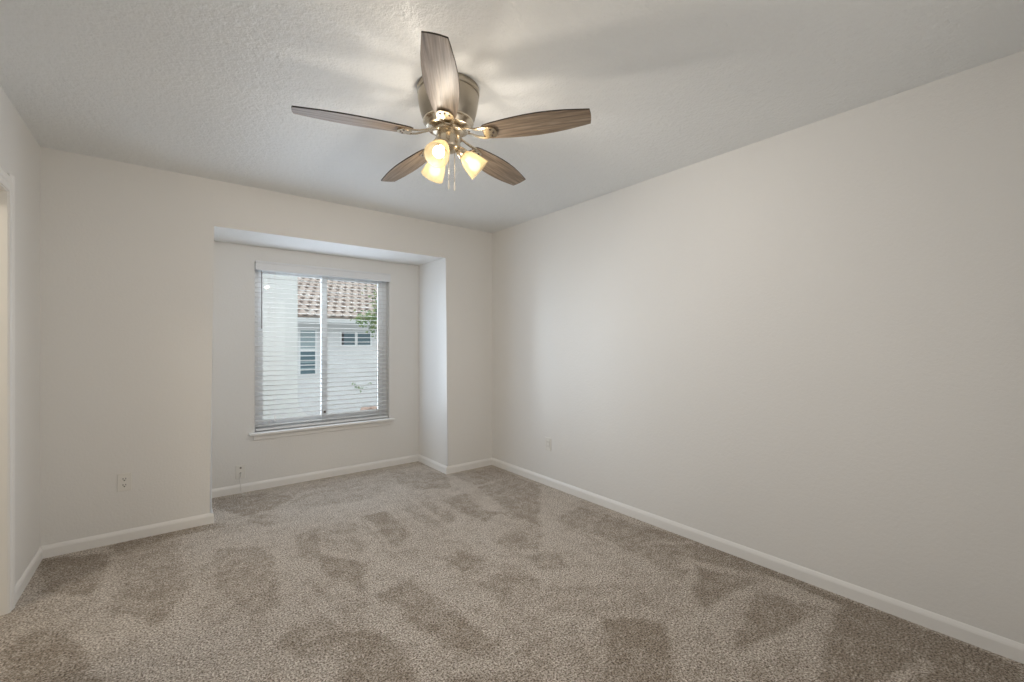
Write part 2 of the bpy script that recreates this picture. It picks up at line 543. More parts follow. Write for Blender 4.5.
# (half width, line): lighter strokes between the patches
STROKES = [
 (0.020, [(2.34, 1.68), (2.47, 1.62), (2.62, 1.5)]),
 (0.020, [(2.32, 1.3), (1.99, 1.2), (2.0, 1.07)]),
 (0.020, [(2.41, 1.02), (1.85, 1.06)]),
 (0.020, [(2.56, 1.01), (2.55, 0.7)]),
 (0.020, [(2.41, 0.69), (1.81, 0.84)]),
 (0.020, [(2.37, 0.35), (2.09, 0.42)]),
 (0.020, [(2.2, 2.07), (2.21, 1.59), (2.13, 1.28)]),
 (0.020, [(1.12, 3.29), (1.08, 2.47), (1.1, 2.01), (1.1, 1.52)]),
 (0.020, [(0.51, 3.03), (0.56, 2.39), (0.61, 2.07)]),
 (0.020, [(1.06, 3.18), (1.0, 2.48), (1.06, 2.01)]),
 (0.020, [(1.59, 3.71), (1.51, 2.42), (1.53, 2.07)]),
 (0.020, [(-0.26, 3.42), (-0.26, 2.86), (-0.25, 2.53)]),
 (0.020, [(1.9, 3.24), (2.42, 3.29)]),
 (0.020, [(0.51, 3.02), (0.47, 2.39), (0.39, 2.14)]),
]

def build_floor():
    s = 0.01
    xs = np.arange(XL - 0.12, XR + 0.06, s)
    ys = np.arange(YR - 0.05, YA + 0.06, s)
    X, Y = np.meshgrid(xs, ys, indexing='ij')
    rng = np.random.default_rng(4)
    def smooth_noise(step):
        nx, ny = int(len(xs) / step) + 3, int(len(ys) / step) + 3
        g = rng.random((nx, ny))
        u, v = np.arange(len(xs)) / step, np.arange(len(ys)) / step
        iu, iv = u.astype(int), v.astype(int)
        fu, fv = (u - iu)[:, None], (v - iv)[None, :]
        fu, fv = fu * fu * (3 - 2 * fu), fv * fv * (3 - 2 * fv)
        return (g[iu][:, iv] * (1 - fu) * (1 - fv) + g[iu + 1][:, iv] * fu * (1 - fv)
                + g[iu][:, iv + 1] * (1 - fu) * fv + g[iu + 1][:, iv + 1] * fu * fv)
    wob = 0.6 * smooth_noise(3) + 0.4 * smooth_noise(9) - 0.5
    nap = 0.28 * smooth_noise(26) + 0.20 * smooth_noise(9) - 0.10
    for w, poly in NAP:
        P = np.array(poly)
        inside = np.zeros(X.shape, bool)
        dist = np.full(X.shape, 9.0)
        n = len(P)
        for i in range(n):
            (x0, y0), (x1, y1) = P[i], P[(i + 1) % n]
            if y0 != y1:
                c = (y0 > Y) != (y1 > Y)
                xi = x0 + (Y - y0) * (x1 - x0) / (y1 - y0)
                inside ^= c & (X < xi)
            dx, dy = x1 - x0, y1 - y0
            t = np.clip(((X - x0) * dx + (Y - y0) * dy) / (dx * dx + dy * dy + 1e-12), 0, 1)
            dist = np.minimum(dist, np.hypot(X - x0 - t * dx, Y - y0 - t * dy))
        sd = np.where(inside, dist, -dist) + wob * 0.022
        k = np.clip(sd / 0.038 + 0.5, 0, 1)
        # each brushed patch is crisp at one end and fades at the other
        an = rng.uniform(0, 2 * PI)
        t = (X - P[:, 0].mean()) * math.cos(an) + (Y - P[:, 1].mean()) * math.sin(an)
        t = np.clip(0.5 + t / (1.3 * max(np.ptp(P[:, 0]), np.ptp(P[:, 1]))), 0, 1)
        nap = np.maximum(nap, k * w * (0.62 + 0.45 * t + 0.3 * wob) + (1 - k) * nap * 0.999)
    for hw, line in STROKES:
        dist = np.full(X.shape, 9.0)
        for (x0, y0), (x1, y1) in zip(line[:-1], line[1:]):
            dx, dy = x1 - x0, y1 - y0
            t = np.clip(((X - x0) * dx + (Y - y0) * dy) / (dx * dx + dy * dy + 1e-12), 0, 1)
            dist = np.minimum(dist, np.hypot(X - x0 - t * dx, Y - y0 - t * dy))
        k = np.clip((hw - dist + wob * 0.03) / 0.03 + 0.5, 0, 1)
        nap = nap * (1 - 0.75 * k)
    nx, ny = len(xs), len(ys)
    verts = np.zeros((nx * ny, 3), np.float32)
    verts[:, 0], verts[:, 1] = X.ravel(), Y.ravel()
    idx = np.arange(nx * ny).reshape(nx, ny)
    faces = np.stack([idx[:-1, :-1], idx[1:, :-1], idx[1:, 1:], idx[:-1, 1:]], -1).reshape(-1, 4)
    me = bpy.data.meshes.new('floor')
    me.vertices.add(nx * ny)
    me.vertices.foreach_set('co', verts.ravel())
    me.loops.add(faces.size)
    me.loops.foreach_set('vertex_index', faces.ravel().astype(np.int32))
    me.polygons.add(len(faces))
    me.polygons.foreach_set('loop_start', np.arange(0, faces.size, 4, dtype=np.int32))
    me.update(calc_edges=True)
    a = me.attributes.new('nap', 'FLOAT', 'POINT')
    a.data.foreach_set('value', nap.ravel().astype(np.float32))
    me.materials.append(M_CARPET)
    o = bpy.data.objects.new('floor', me)
    o['kind'] = 'structure'
    COL.objects.link(o)
build_floor()

# ------------------------------------------------------------------ room shell
struct('ceiling', box(nb(), XL - 0.12, XR + 0.12, YR - 0.12, YA + 0.1, ZC, ZC + 0.15), M_CEIL)
struct('wall_right', box(nb(), XR, XR + 0.12, YR - 0.12, YA + 0.1, -0.05, ZC), M_WALL)
struct('wall_rear', box(nb(), XL - 0.12, XR + 0.12, YR - 0.12, YR, -0.05, ZC), M_WALL)

def wall_back():
    bm = nb()
    poly = [(XL - 0.12, -0.05), (AX0, -0.05), (AX0, ZA), (AX1, ZA), (AX1, -0.05), (XR, -0.05), (XR, ZC), (XL - 0.12, ZC)]
    prism(bm, poly, 'y', YB, YA)
    es = []
    for e in bm.edges:
        a, b = e.verts[0].co, e.verts[1].co
        if abs(a.y - YB) < 1e-5 and abs(b.y - YB) < 1e-5:
            if all(AX0 - 1e-4 <= p.x <= AX1 + 1e-4 and p.z <= ZA + 1e-4 for p in (a, b)) and (a - b).length > 0.5 and not (abs(a.z + .05) < 1e-4 and abs(b.z + .05) < 1e-4):
                es.append(e)
    bmesh.ops.bevel(bm, geom=es, offset=0.014, segments=4, affect='EDGES', profile=0.5)
    return bm
struct('wall_back', wall_back(), M_WALL, smooth=True)

def wall_bay():
    bm = nb()
    y0, y1 = YA, YA + 0.16
    box(bm, XL - 0.12, WX0, y0, y1, -0.05, ZC)
    box(bm, WX1, XR + 0.12, y0, y1, -0.05, ZC)
    box(bm, WX0, WX1, y0, y1, -0.05, WZ0)
    box(bm, WX0, WX1, y0, y1, WZ1, ZC)
    return bm
struct('wall_bay', wall_bay(), M_WALL)
def bounce_cladding():  # unseen outer skin, added to cut light bounced onto the stucco wall
    bm = nb()
    y0, y1 = YA + 0.16, YA + 0.185
    box(bm, -6.0, WX0 - 0.01, y0, y1, -3.0, 5.0)
    box(bm, WX1 + 0.01, 9.0, y0, y1, -3.0, 5.0)
    box(bm, WX0 - 0.01, WX1 + 0.01, y0, y1, -3.0, WZ0 - 0.01)
    box(bm, WX0 - 0.01, WX1 + 0.01, y0, y1, WZ1 + 0.01, 5.0)
    return bm
struct('wall_exterior_added', bounce_cladding(), M_CLAD)

def wall_left():
    bm = nb()
    x0, x1 = XL - 0.12, XL
    box(bm, x0, x1, YR, DY0, -0.05, ZC)
    box(bm, x0, x1, DY1, YB, -0.05, ZC)
    box(bm, x0, x1, DY0, DY1, DZ, ZC)
    return bm
struct('wall_left', wall_left(), M_WALL)

# hall beyond the doorway
HX0 = -2.0
def hall():
    bm = nb()
    box(bm, HX0 - 0.1, HX0, 1.2, 3.8, -0.05, ZC)
    box(bm, HX0 - 0.1, XL - 0.12, 3.7, 3.8, -0.05, ZC)
    box(bm, HX0 - 0.1, XL - 0.12, 1.1, 1.2, -0.05, ZC)
    return bm
struct('wall_hall', hall(), M_WALL)
struct('ceiling_hall', box(nb(), HX0 - 0.1, XL - 0.12, 1.1, 3.8, ZC, ZC + 0.15), M_CEIL)
struct('floor_hall', box(nb(), HX0 - 0.1, XL - 0.12, 1.1, 3.8, -0.05, 0.0), M_CARPET)

# door casing and jambs
def door_frame():
    bm = nb()
    # jambs lining the opening
    box(bm, XL - 0.125, XL + 0.004, DY1 - 0.018, DY1 + 0.002, 0, DZ, 0.002)
    box(bm, XL - 0.125, XL + 0.004, DY0 - 0.002, DY0 + 0.018, 0, DZ, 0.002)
    box(bm, XL - 0.125, XL + 0.004, DY0, DY1, DZ - 0.018, DZ + 0.002, 0.002)
    return bm
dj = struct('door_1', door_frame(), M_TRIM)
def casing_leg(y0, y1, flip):
    """stepped casing profile, thicker at its outer edge"""
    bm = nb()
    a, b = (y0, y1)
    inner, outer = (a, b) if not flip else (b, a)
    d = 1 if outer > inner else -1
    prof = [(XL, inner), (XL + 0.008, inner), (XL + 0.010, inner + d * 0.006), (XL + 0.010, inner + d * 0.026), (XL + 0.014, inner + d * 0.032),
            (XL + 0.016, outer - d * 0.008), (XL + 0.014, outer), (XL, outer)]
    prism(bm, prof, 'z', 0.0, DZ + 0.07)
    return bm
CW = 0.060
obj('casing', casing_leg(DY1 - 0.012, DY1 - 0.012 + CW, False), M_TRIM, dj)
obj('casing', casing_leg(DY0 + 0.012 - CW, DY0 + 0.012, True), M_TRIM, dj)
def casing_head():
    bm = nb()
    z0 = DZ - 0.012
    prof = [(XL, z0), (XL + 0.008, z0), (XL + 0.010, z0 + 0.006), (XL + 0.010, z0 + 0.026), (XL + 0.014, z0 + 0.032), (XL + 0.016, z0 + CW - 0.006), (XL + 0.014, z0 + CW), (XL, z0 + CW)]
    prism(bm, prof, 'y', DY0 + 0.012, DY1 - 0.012)
    return bm
obj('casing', casing_head(), M_TRIM, dj)
def door_stop():
    bm = nb()
    box(bm, XL - 0.075, XL - 0.040, DY1 - 0.028, DY1 - 0.018, 0, DZ - 0.018, 0.001)
    return bm
obj('door_stop', door_stop(), M_TRIM, dj)

# baseboards, mitred along the walls
BH, BT = 0.073, 0.012
PROF = [(0.0, 0.0), (BT, 0.0), (BT, BH - 0.022), (BT - 0.002, BH - 0.014), (BT - 0.006, BH - 0.005), (BT - 0.009, BH), (0.0, BH)]
path = [(XL, DY1 - 0.012 + CW), (XL, YB), (AX0, YB), (AX0, YA), (AX1, YA), (AX1, YB), (XR, YB), (XR, YR), (XL, YR), (XL, DY0 + 0.012 - CW)]
BN = ['left', 'back_left', 'bay_left', 'bay_back', 'bay_right', 'back_right', 'right', 'rear', 'left_rear']
def off_pt(i, d):
    """path point i pushed d into the room (room lies to the right of the walk)"""
    p = Vector(path[i])
    ns = []
    for a, b in ((i - 1, i), (i, i + 1)):
        if a >= 0 and b < len(path):
            t = (Vector(path[b]) - Vector(path[a])).normalized()
            ns.append(Vector((t.y, -t.x)))
    if len(ns) == 1:
        return p + ns[0] * d
    return p + (ns[0] + ns[1]) * d
for i, nm in enumerate(BN):
    bm = nb()
    A = [bm.verts.new((*off_pt(i, d), z)) for d, z in PROF]
    B = [bm.verts.new((*off_pt(i + 1, d), z)) for d, z in PROF]
    n = len(PROF)
    for k in range(n):
        j = (k + 1) % n
        bm.faces.new((A[k], A[j], B[j], B[k]))
    bm.faces.new(A[::-1])
    bm.faces.new(B)
    struct('baseboard_' + nm, bm, M_TRIM)

# ------------------------------------------------------------------ window in the bay
FY0, FY1 = YA + 0.075, YA + 0.145
def frame_rect(x0, x1, z0, z1, w, y0, y1, bev=0.004):
    bm = nb()
    box(bm, x0, x0 + w, y0, y1, z0, z1, bev)
    box(bm, x1 - w, x1, y0, y1, z0, z1, bev)
    box(bm, x0 + w, x1 - w, y0, y1, z0, z0 + w, bev)
    box(bm, x0 + w, x1 - w, y0, y1, z1 - w, z1, bev)
    return bm
win = struct('window_1', frame_rect(WX0, WX1, WZ0, WZ1, 0.040, FY0, FY1), M_VINYL)
MX = 1.185
obj('sash', frame_rect(WX0 + 0.038, MX + 0.012, WZ0 + 0.038, WZ1 - 0.038, 0.042, FY0 + 0.036, FY0 + 0.058, 0.003), M_VINYL, win)
obj('sash', frame_rect(MX - 0.03, WX1 - 0.038, WZ0 + 0.038, WZ1 - 0.038, 0.050, FY0 + 0.010, FY0 + 0.034, 0.003), M_VINYL, win)
obj('glass_pane', box(nb(), WX0 + 0.078, MX - 0.03, FY0 + 0.046, FY0 + 0.047, WZ0 + 0.078, WZ1 - 0.078), M_GLASS, win)
obj('glass_pane', box(nb(), MX + 0.02, WX1 - 0.086, FY0 + 0.021, FY0 + 0.022, WZ0 + 0.086, WZ1 - 0.086), M_GLASS, win)
lt = nb()
box(lt, MX - 0.012, MX + 0.004, FY0 - 0.004, FY0 + 0.011, WZ0 + 0.105, WZ0 + 0.135, 0.002)
obj('latch', lt, M_DARKMETAL, win)
# sill board with apron
def sill():
    bm = nb()
    box(bm, WX0 - 0.045, WX1 + 0.045, YA - 0.042, YA + 0.001, WZ0 - 0.021, WZ0, 0.005, 3)
    box(bm, WX0, WX1, YA - 0.001, FY0 + 0.002, WZ0 - 0.019, WZ0 + 0.001)
    return bm
obj('window_sill', sill(), M_TRIM, win)
def apron():
    bm = nb()
    box(bm, WX0 - 0.012, WX1 + 0.012, YA - 0.011, YA + 0.001, WZ0 - 0.066, WZ0 - 0.018, 0.003)
    return bm
obj('apron', apron(), M_WALL, win)

# ------------------------------------------------------------------ blind
bl = thing('window_blind', 'white horizontal slatted blind hanging open in the bay window', 'blind', (0.5 * (WX0 + WX1), YA, WZ0))
def put(o, parent):
    """give a world-built mesh its place under a parent placed at its own base"""
    o.parent = parent
    o.matrix_parent_inverse = Matrix.Identity(4)
    o.location = -parent.location
    return o
BX0, BX1 = WX0 + 0.012, WX1 - 0.012
BY = YA + 0.034
def valance():
    bm = nb()
    x0, x1, y = WX0 + 0.004, WX1 + 0.004, YA - 0.026
    prof = [(y + 0.011, 1.914), (y + 0.003, 1.914), (y, 1.918), (y, 1.932), (y + 0.003, 1.936), (y + 0.003, 1.974), (y, 1.980), (y, 1.990), (y + 0.004, 1.996), (y + 0.011, 1.996)]
    prism(bm, prof, 'x', x0, x1)
    box(bm, x0, x0 + 0.010, y + 0.010, YA - 0.001, 1.914, 1.996)
    box(bm, x1 - 0.010, x1, y + 0.010, YA - 0.001, 1.914, 1.996)
    return bm
put(obj('valance', valance(), M_BLIND), bl)
put(obj('headrail', box(nb(), BX0, BX1, YA + 0.006, YA + 0.060, 1.925, 1.980, 0.002), M_BLIND), bl)
PITCH, TILT = 0.0435, math.radians(4)
def slats():
    bm = nb()
    z = 0.553
    rows = []
    while z < 1.905:
        prof = []
        for k in range(7):
            t = -1 + k / 3
            prof.append((BY + t * 0.025 * math.cos(TILT), z + t * 0.025 * math.sin(TILT) + 0.0022 * (1 - t * t)))
        for k in range(6, -1, -1):
            t = -1 + k / 3
            prof.append((BY + t * 0.025 * math.cos(TILT), z + t * 0.025 * math.sin(TILT) + 0.0022 * (1 - t * t) - 0.0028))
        prism(bm, prof, 'x', BX0, BX1)
        rows.append(z)
        z += PITCH
    return bm, rows
sb, ROWS = slats()
put(obj('slats', sb, M_BLIND), bl)
put(obj('bottom_rail', box(nb(), BX0, BX1, BY - 0.026, BY + 0.026, 0.509, 0.529, 0.004), M_BLIND), bl)
for x in (0.695, 1.19, 1.685):
    bm = nb()
    for y in (BY - 0.0265, BY + 0.0265):
        tube(bm, [(x, y, 0.527), (x, y, 1.93)], 0.0011, 6)
    for z in ROWS:
        tube(bm, [(x, BY - 0.0265, z - 0.003), (x, BY + 0.0265, z - 0.003)], 0.0008, 4)
    put(obj('ladder_cord', bm, M_CORD), bl)
bm = nb()
tube(bm, [(0.634, YA - 0.004, 1.918), (0.634, YA - 0.006, 1.905)], 0.002, 8)
tube(bm, [(0.634, YA - 0.006, 1.907), (0.634, YA - 0.008, 1.44), (0.634, YA - 0.008, 1.405)], [0.0038, 0.0038, 0.0050], 8)
put(obj('tilt_wand', bm, M_WAND), bl)
bm = nb()
for dx in (0, 0.008):
    tube(bm, [(0.735 + dx, YA + 0.004, 1.93), (0.735 + dx, YA + 0.003, 0.62)], 0.0009, 6)
tube(bm, [(0.739, YA + 0.003, 0.63), (0.739, YA + 0.003, 0.585)], [0.003, 0.007], 8)
put(obj('lift_cord', bm, M_CORD), bl)

# ------------------------------------------------------------------ outlets
def rot_put(o, parent):
    o.parent = parent
    return o
def duplex(name, label, loc, rz):
    """built facing -y with its back on y = 0"""
    t = thing(name, label, 'outlet', loc, 'wall outlets')
    t.rotation_euler = (0, 0, rz)
    pl = box(nb(), -0.035, 0.035, -0.0065, -0.0015, -0.057, 0.057, 0.0022)
    obj('cover_plate', box(pl, -0.030, 0.030, -0.003, 0.0, -0.052, 0.052), M_PLATE, t)
    for s in (1, -1):
        zc = s * 0.0195
        bm = nb()
        pts = []
        for k in range(24):
            a = 2 * PI * k / 24
            pts.append((0.0172 * math.cos(a), zc + max(-0.0125, min(0.0125, 0.0172 * math.sin(a)))))
        prism(bm, pts, 'y', -0.0075, -0.005)
        r = obj('receptacle', bm, M_PLATE, t)
        obj('slot', box(nb(), -0.0082, -0.0050, -0.0082, -0.0070, zc - 0.002, zc + 0.0085), M_SLOT, r)
        obj('slot', box(nb(), 0.0050, 0.0082, -0.0082, -0.0070, zc - 0.001, zc + 0.0075), M_SLOT, r)
        bm = nb()
        lathe(bm, [(0.0001, 0), (0.0038, 0), (0.0038, 0.0012), (0.0001, 0.0012)], 12, Matrix.Translation((0, -0.007, zc - 0.0075)) @ Matrix.Rotation(PI / 2, 4, 'X'))
        obj('slot', bm, M_SLOT, r)
    bm = nb()
    lathe(bm, [(0.0001, 0.0012), (0.002, 0.001), (0.003, 0.0)], 12, Matrix.Translation((0, -0.006, 0)) @ Matrix.Rotation(PI / 2, 4, 'X'))
    obj('screw', bm, M_PLATE, t)
    return t
duplex('wall_outlet', 'white two socket outlet on the back wall left of the window bay', (-0.2295, YB, 0.381), 0)

def decora():
    t = thing('wall_outlet', 'white outlet with a tall narrow insert on the long right wall', 'outlet', (XR, 2.889, 0.373), 'wall outlets')
    t.rotation_euler = (0, 0, -PI / 2)
    obj('cover_plate', box(nb(), -0.037, 0.037, -0.006, 0.0, -0.058, 0.058, 0.003), M_PLATE, t)
    r = obj('receptacle', box(nb(), -0.0165, 0.0165, -0.0078, -0.005, -0.0335, 0.0335, 0.0015), M_PLATE, t)
    for s in (1, -1):
        for x, h in ((-0.0064, 0.004), (0.0064, 0.0035)):
            obj('slot', box(nb(), x - 0.0013, x + 0.0013, -0.0083, -0.0075, s * 0.018 - h, s * 0.018 + h), M_SLOT, r)
    bm = nb()
    box(bm, -0.0175, -0.0165, -0.0068, -0.0058, -0.0345, 0.0345)
    box(bm, 0.0165, 0.0175, -0.0068, -0.0058, -0.0345, 0.0345)
    obj('insert_gap', bm, M_SLOT, t)
decora()

def coax():
    t = thing('cable_outlet', 'white cable plate low on the bay wall under the window', 'outlet', (0.476, YA, 0.180), 'wall outlets')
    obj('cover_plate', box(nb(), -0.036, 0.036, -0.006, 0.0, -0.058, 0.058, 0.003), M_PLATE, t)
    for z in (0.034, -0.012):
        bm = nb()
        lathe(bm, [(0.0001, 0.010), (0.0035, 0.010), (0.0035, 0.002), (0.007, 0.002), (0.007, 0.0), (0.0001, 0.0)], 14, Matrix.Translation((0, -0.006, z)) @ Matrix.Rotation(PI / 2, 4, 'X'))
        obj('jack', bm, M_DARKMETAL, t)
    c = nb()
    p0 = Vector((0.476, YA - 0.014, 0.168))
    pts = [p0, p0 + Vector((-0.001, -0.012, -0.003)), p0 + Vector((-0.004, -0.022, -0.016)), p0 + Vector((-0.007, -0.022, -0.05)), p0 + Vector((-0.003, -0.018, -0.095)), p0 + Vector((-0.001, -0.016, -0.135)),
           p0 + Vector((0.002, -0.03, -0.160)), p0 + Vector((0.012, -0.055, -0.164)), p0 + Vector((0.03, -0.075, -0.165))]
    tube(c, pts, 0.0026, 8)
    tube(c, [p0 + Vector((0, 0.0, 0)), p0 + Vector((0, -0.013, -0.002))], 0.0058, 10)
    o = obj('cable', c, M_CORD, smooth=True)
    o['label'] = 'thin pale cable hanging from the low cable plate to the carpet'
    o['category'] = 'cable'
coax()

# ------------------------------------------------------------------ ceiling fan
FX, FY = 1.0094, 1.7626
fan = thing('ceiling_fan', 'five blade nickel ceiling fan with wood blades and three lit glass shades', 'ceiling fan', (FX, FY, ZC))
bm = nb()
lathe(bm, [(0.02, 0.002), (0.1405, 0.002), (0.1415, -0.006), (0.1415, -0.024), (0.1395, -0.027), (0.1360, -0.028), (0.1360, -0.034), (0.1385, -0.036),
           (0.1390, -0.041), (0.1355, -0.070), (0.1300, -0.100), (0.1220, -0.128), (0.1130, -0.148)], 64)
hs = obj('motor_housing', bm, M_NICKEL, fan, smooth=True)
bm = nb()
lathe(bm, [(0.1130, -0.147), (0.1150, -0.150), (0.1150, -0.155), (0.1120, -0.158), (0.1090, -0.160), (0.1050, -0.172), (0.1000, -0.180), (0.094, -0.182), (0.03, -0.181)], 64)
obj('trim_ring', bm, M_BRASS, fan, smooth=True)
bm = nb()
lathe(bm, [(0.03, -0.180), (0.062, -0.180), (0.068, -0.186), (0.072, -0.190), (0.072, -0.199), (0.066, -0.203), (0.03, -0.203)], 48)
obj('flywheel', bm, M_BRASS, fan, smooth=True)
bm = nb()
lathe(bm, [(0.02, -0.201), (0.050, -0.201), (0.0535, -0.206), (0.0535, -0.262), (0.0505, -0.270), (0.040, -0.280), (0.020, -0.287), (0.0001, -0.289)], 48)
obj('switch_housing', bm, M_BRASS, fan, smooth=True)

BLZ = 2.22 - ZC
PITCHB = math.radians(-11.5)
tiltM = Matrix.Rotation(-0.0317, 4, 'X') @ Matrix.Rotation(-0.0024, 4, 'Y')
PROFB = [(0.165, 0.034), (0.175, 0.042), (0.20, 0.0475), (0.24, 0.0535), (0.30, 0.0610), (0.36, 0.0660), (0.42, 0.0675), (0.48, 0.0650), (0.54, 0.0590), (0.60, 0.0495), (0.643, 0.0425)]
def blade_bm():
    """along +x, underside at z = 0, pitched about its own length"""
    bm = nb()
    out = [(r, w) for r, w in PROFB] + [(0.646, 0.02), (0.647, 0.0), (0.646, -0.02)] + [(r, -w) for r, w in PROFB[::-1]]
    prism(bm, out, 'z', 0.0, 0.006)
    es = [e for e in bm.edges if abs(e.verts[0].co.z - e.verts[1].co.z) < 1e-6]
    bmesh.ops.bevel(bm, geom=es, offset=0.0012, segments=2, affect='EDGES', profile=0.5)
    bm.transform(Matrix.Rotation(PITCHB, 4, 'X'))
    return bm
def iron_bm():
    bm = nb()
    # two bowed bars from the flywheel to the blade
    for s in (1, -1):
        p = [(0.060, s * 0.016), (0.085, s * 0.015), (0.110, s * 0.019), (0.140, s * 0.026), (0.170, s * 0.031), (0.195, s * 0.030), (0.212, s * 0.022), (0.218, s * 0.010)]
        z = [0.020, 0.016, 0.008, -0.002, -0.0065, -0.0065, -0.0065, -0.0065]
        ribbon(bm, p, [0.012, 0.010, 0.010, 0.012, 0.013, 0.013, 0.013, 0.014], z, 0.006)
    # heel at the flywheel
    ribbon(bm, [(0.052, 0), (0.075, 0), (0.092, 0)], [0.046, 0.042, 0.034], [0.020, 0.018, 0.014], 0.006)
    # rounded end plate under the blade
    pts = []
    for k in range(20):
        a = -PI * 0.62 + k / 19 * PI * 1.24
        pts.append((0.205 + 0.026 * math.cos(a), 0.034 * math.sin(a)))
    pts += [(0.176, 0.020), (0.170, 0.0), (0.176, -0.020)]
    prism(bm, pts, 'z', -0.0085, -0.0003)
    bm.transform(Matrix.Rotation(PITCHB, 4, 'X'))
    return bm
def scroll_bm():
    bm = nb()
    for y in (-0.02, 0.0, 0.02):
        x = 0.205 if y else 0.215
        lathe(bm, [(0.0001, -0.0115), (0.004, -0.0110), (0.0055, -0.0083)], 12, Matrix.Translation((x, y, 0)))
    bm.transform(Matrix.Rotation(PITCHB, 4, 'X'))
    return bm
blade0 = obj('blade', blade_bm(), M_WOOD, fan, smooth=True)
blade0.data.materials.append(M_EDGE)
nrm_up = Matrix.Rotation(PITCHB, 3, 'X') @ Vector((0, 0, 1))
for f_ in blade0.data.polygons:
    if abs(f_.normal.dot(nrm_up)) < 0.5:
        f_.material_index = 1
iron0 = obj('blade_iron', iron_bm(), M_BRASS, blade0, smooth=True)
screw0 = obj('screw', scroll_bm(), M_DARKMETAL, blade0, smooth=True)
AZ0 = -2.1575
for k in range(5):
    if k == 0:
        b_ = blade0
    else:
        b_ = blade0.copy()
        COL.objects.link(b_)
        b_.parent = fan
        for ch in (iron0, screw0):
            c_ = ch.copy()
            COL.objects.link(c_)
            c_.parent = b_
    b_.matrix_local = Matrix.Translation((0, 0, BLZ)) @ tiltM @ Matrix.Rotation(AZ0 + k * 2 * PI / 5, 4, 'Z')

# light kit
SH_PROF = [(0.0225, 0.000), (0.0240, 0.006), (0.0300, 0.016), (0.0385, 0.032), (0.0450, 0.052), (0.0500, 0.075), (0.0535, 0.095), (0.0555, 0.106)]
def shade_bm():
    bm = nb()
    inner = [(r - 0.003, z) for r, z in SH_PROF[::-1]]
    lathe(bm, SH_PROF + inner, 40)
    return bm
def bulb_bm():
    bm = nb()
    pr = [(0.0001, 0.098)]
    for k in range(1, 13):
        a = PI / 2 - k * PI / 14
        pr.append((0.027 * math.cos(a), 0.071 + 0.027 * math.sin(a)))
    pr += [(0.0145, 0.040), (0.0135, 0.022), (0.0001, 0.022)]
    lathe(bm, pr, 28)
    return bm
def socket_bm():
    bm = nb()
    lathe(bm, [(0.0001, -0.026), (0.017, -0.026), (0.021, -0.020), (0.0255, -0.004), (0.0265, 0.004), (0.0245, 0.004), (0.018, 0.0), (0.0145, 0.024), (0.0001, 0.024)], 28)
    return bm
ARMS = [math.radians(a) for a in (219, 339, 94)]
ELS = [math.radians(a) for a in (-45, -40, -45)]
arm0 = shade0 = bulb0 = None
for k, (az, EL) in enumerate(zip(ARMS, ELS)):
    axis = Vector((math.cos(EL) * math.cos(az), math.cos(EL) * math.sin(az), math.sin(EL)))
    neck = Vector((0.067 * math.cos(az), 0.067 * math.sin(az), -0.287))
    Mk = Matrix.Translation(neck) @ axis.to_track_quat('Z', 'Y').to_matrix().to_4x4()
    if k == 0:
        bm = socket_bm()
        tube(bm, [(0, 0, -0.022), (0, 0.0, -0.034), (0, 0.004, -0.05)], 0.010, 12)
        arm0 = obj('lamp_arm', bm, M_BRASS, fan, smooth=True)
        shade0 = obj('lamp_shade', shade_bm(), M_SHADE, arm0, smooth=True)
        bulb0 = obj('bulb', bulb_bm(), M_BULB, arm0, smooth=True)
        arm0.matrix_local = Mk
        bulb_light(arm0)
    else:
        a_ = arm0.copy()
        COL.objects.link(a_)
        a_.parent = fan
        for ch in (shade0, bulb0):
            c_ = ch.copy()
            COL.objects.link(c_)
            c_.parent = a_
        a_.matrix_local = Mk
        bulb_light(a_)
# pull chains
cr, cl = Vector((math.cos(YAW), -math.sin(YAW), 0)), Vector((-math.sin(YAW), -math.cos(YAW), 0))
for u, v, zb_ in ((0.006, 0.030, -0.470), (0.031, 0.020, -0.474)):
    p = cr * u + cl * v
    bm = nb()
    tube(bm, [(p.x, p.y, -0.270), (p.x, p.y, zb_ + 0.04)], 0.0014, 8)
    ch_ = obj('pull_chain', bm, M_BRASS, fan)
    bm = nb()
    lathe(bm, [(0.0001, 0.042), (0.0022, 0.040), (0.0032, 0.028), (0.0046, 0.010), (0.0040, 0.002), (0.0001, 0.0)], 14, Matrix.Translation((p.x, p.y, zb_)))
    obj('fob', bm, M_PLATE, ch_, smooth=True)

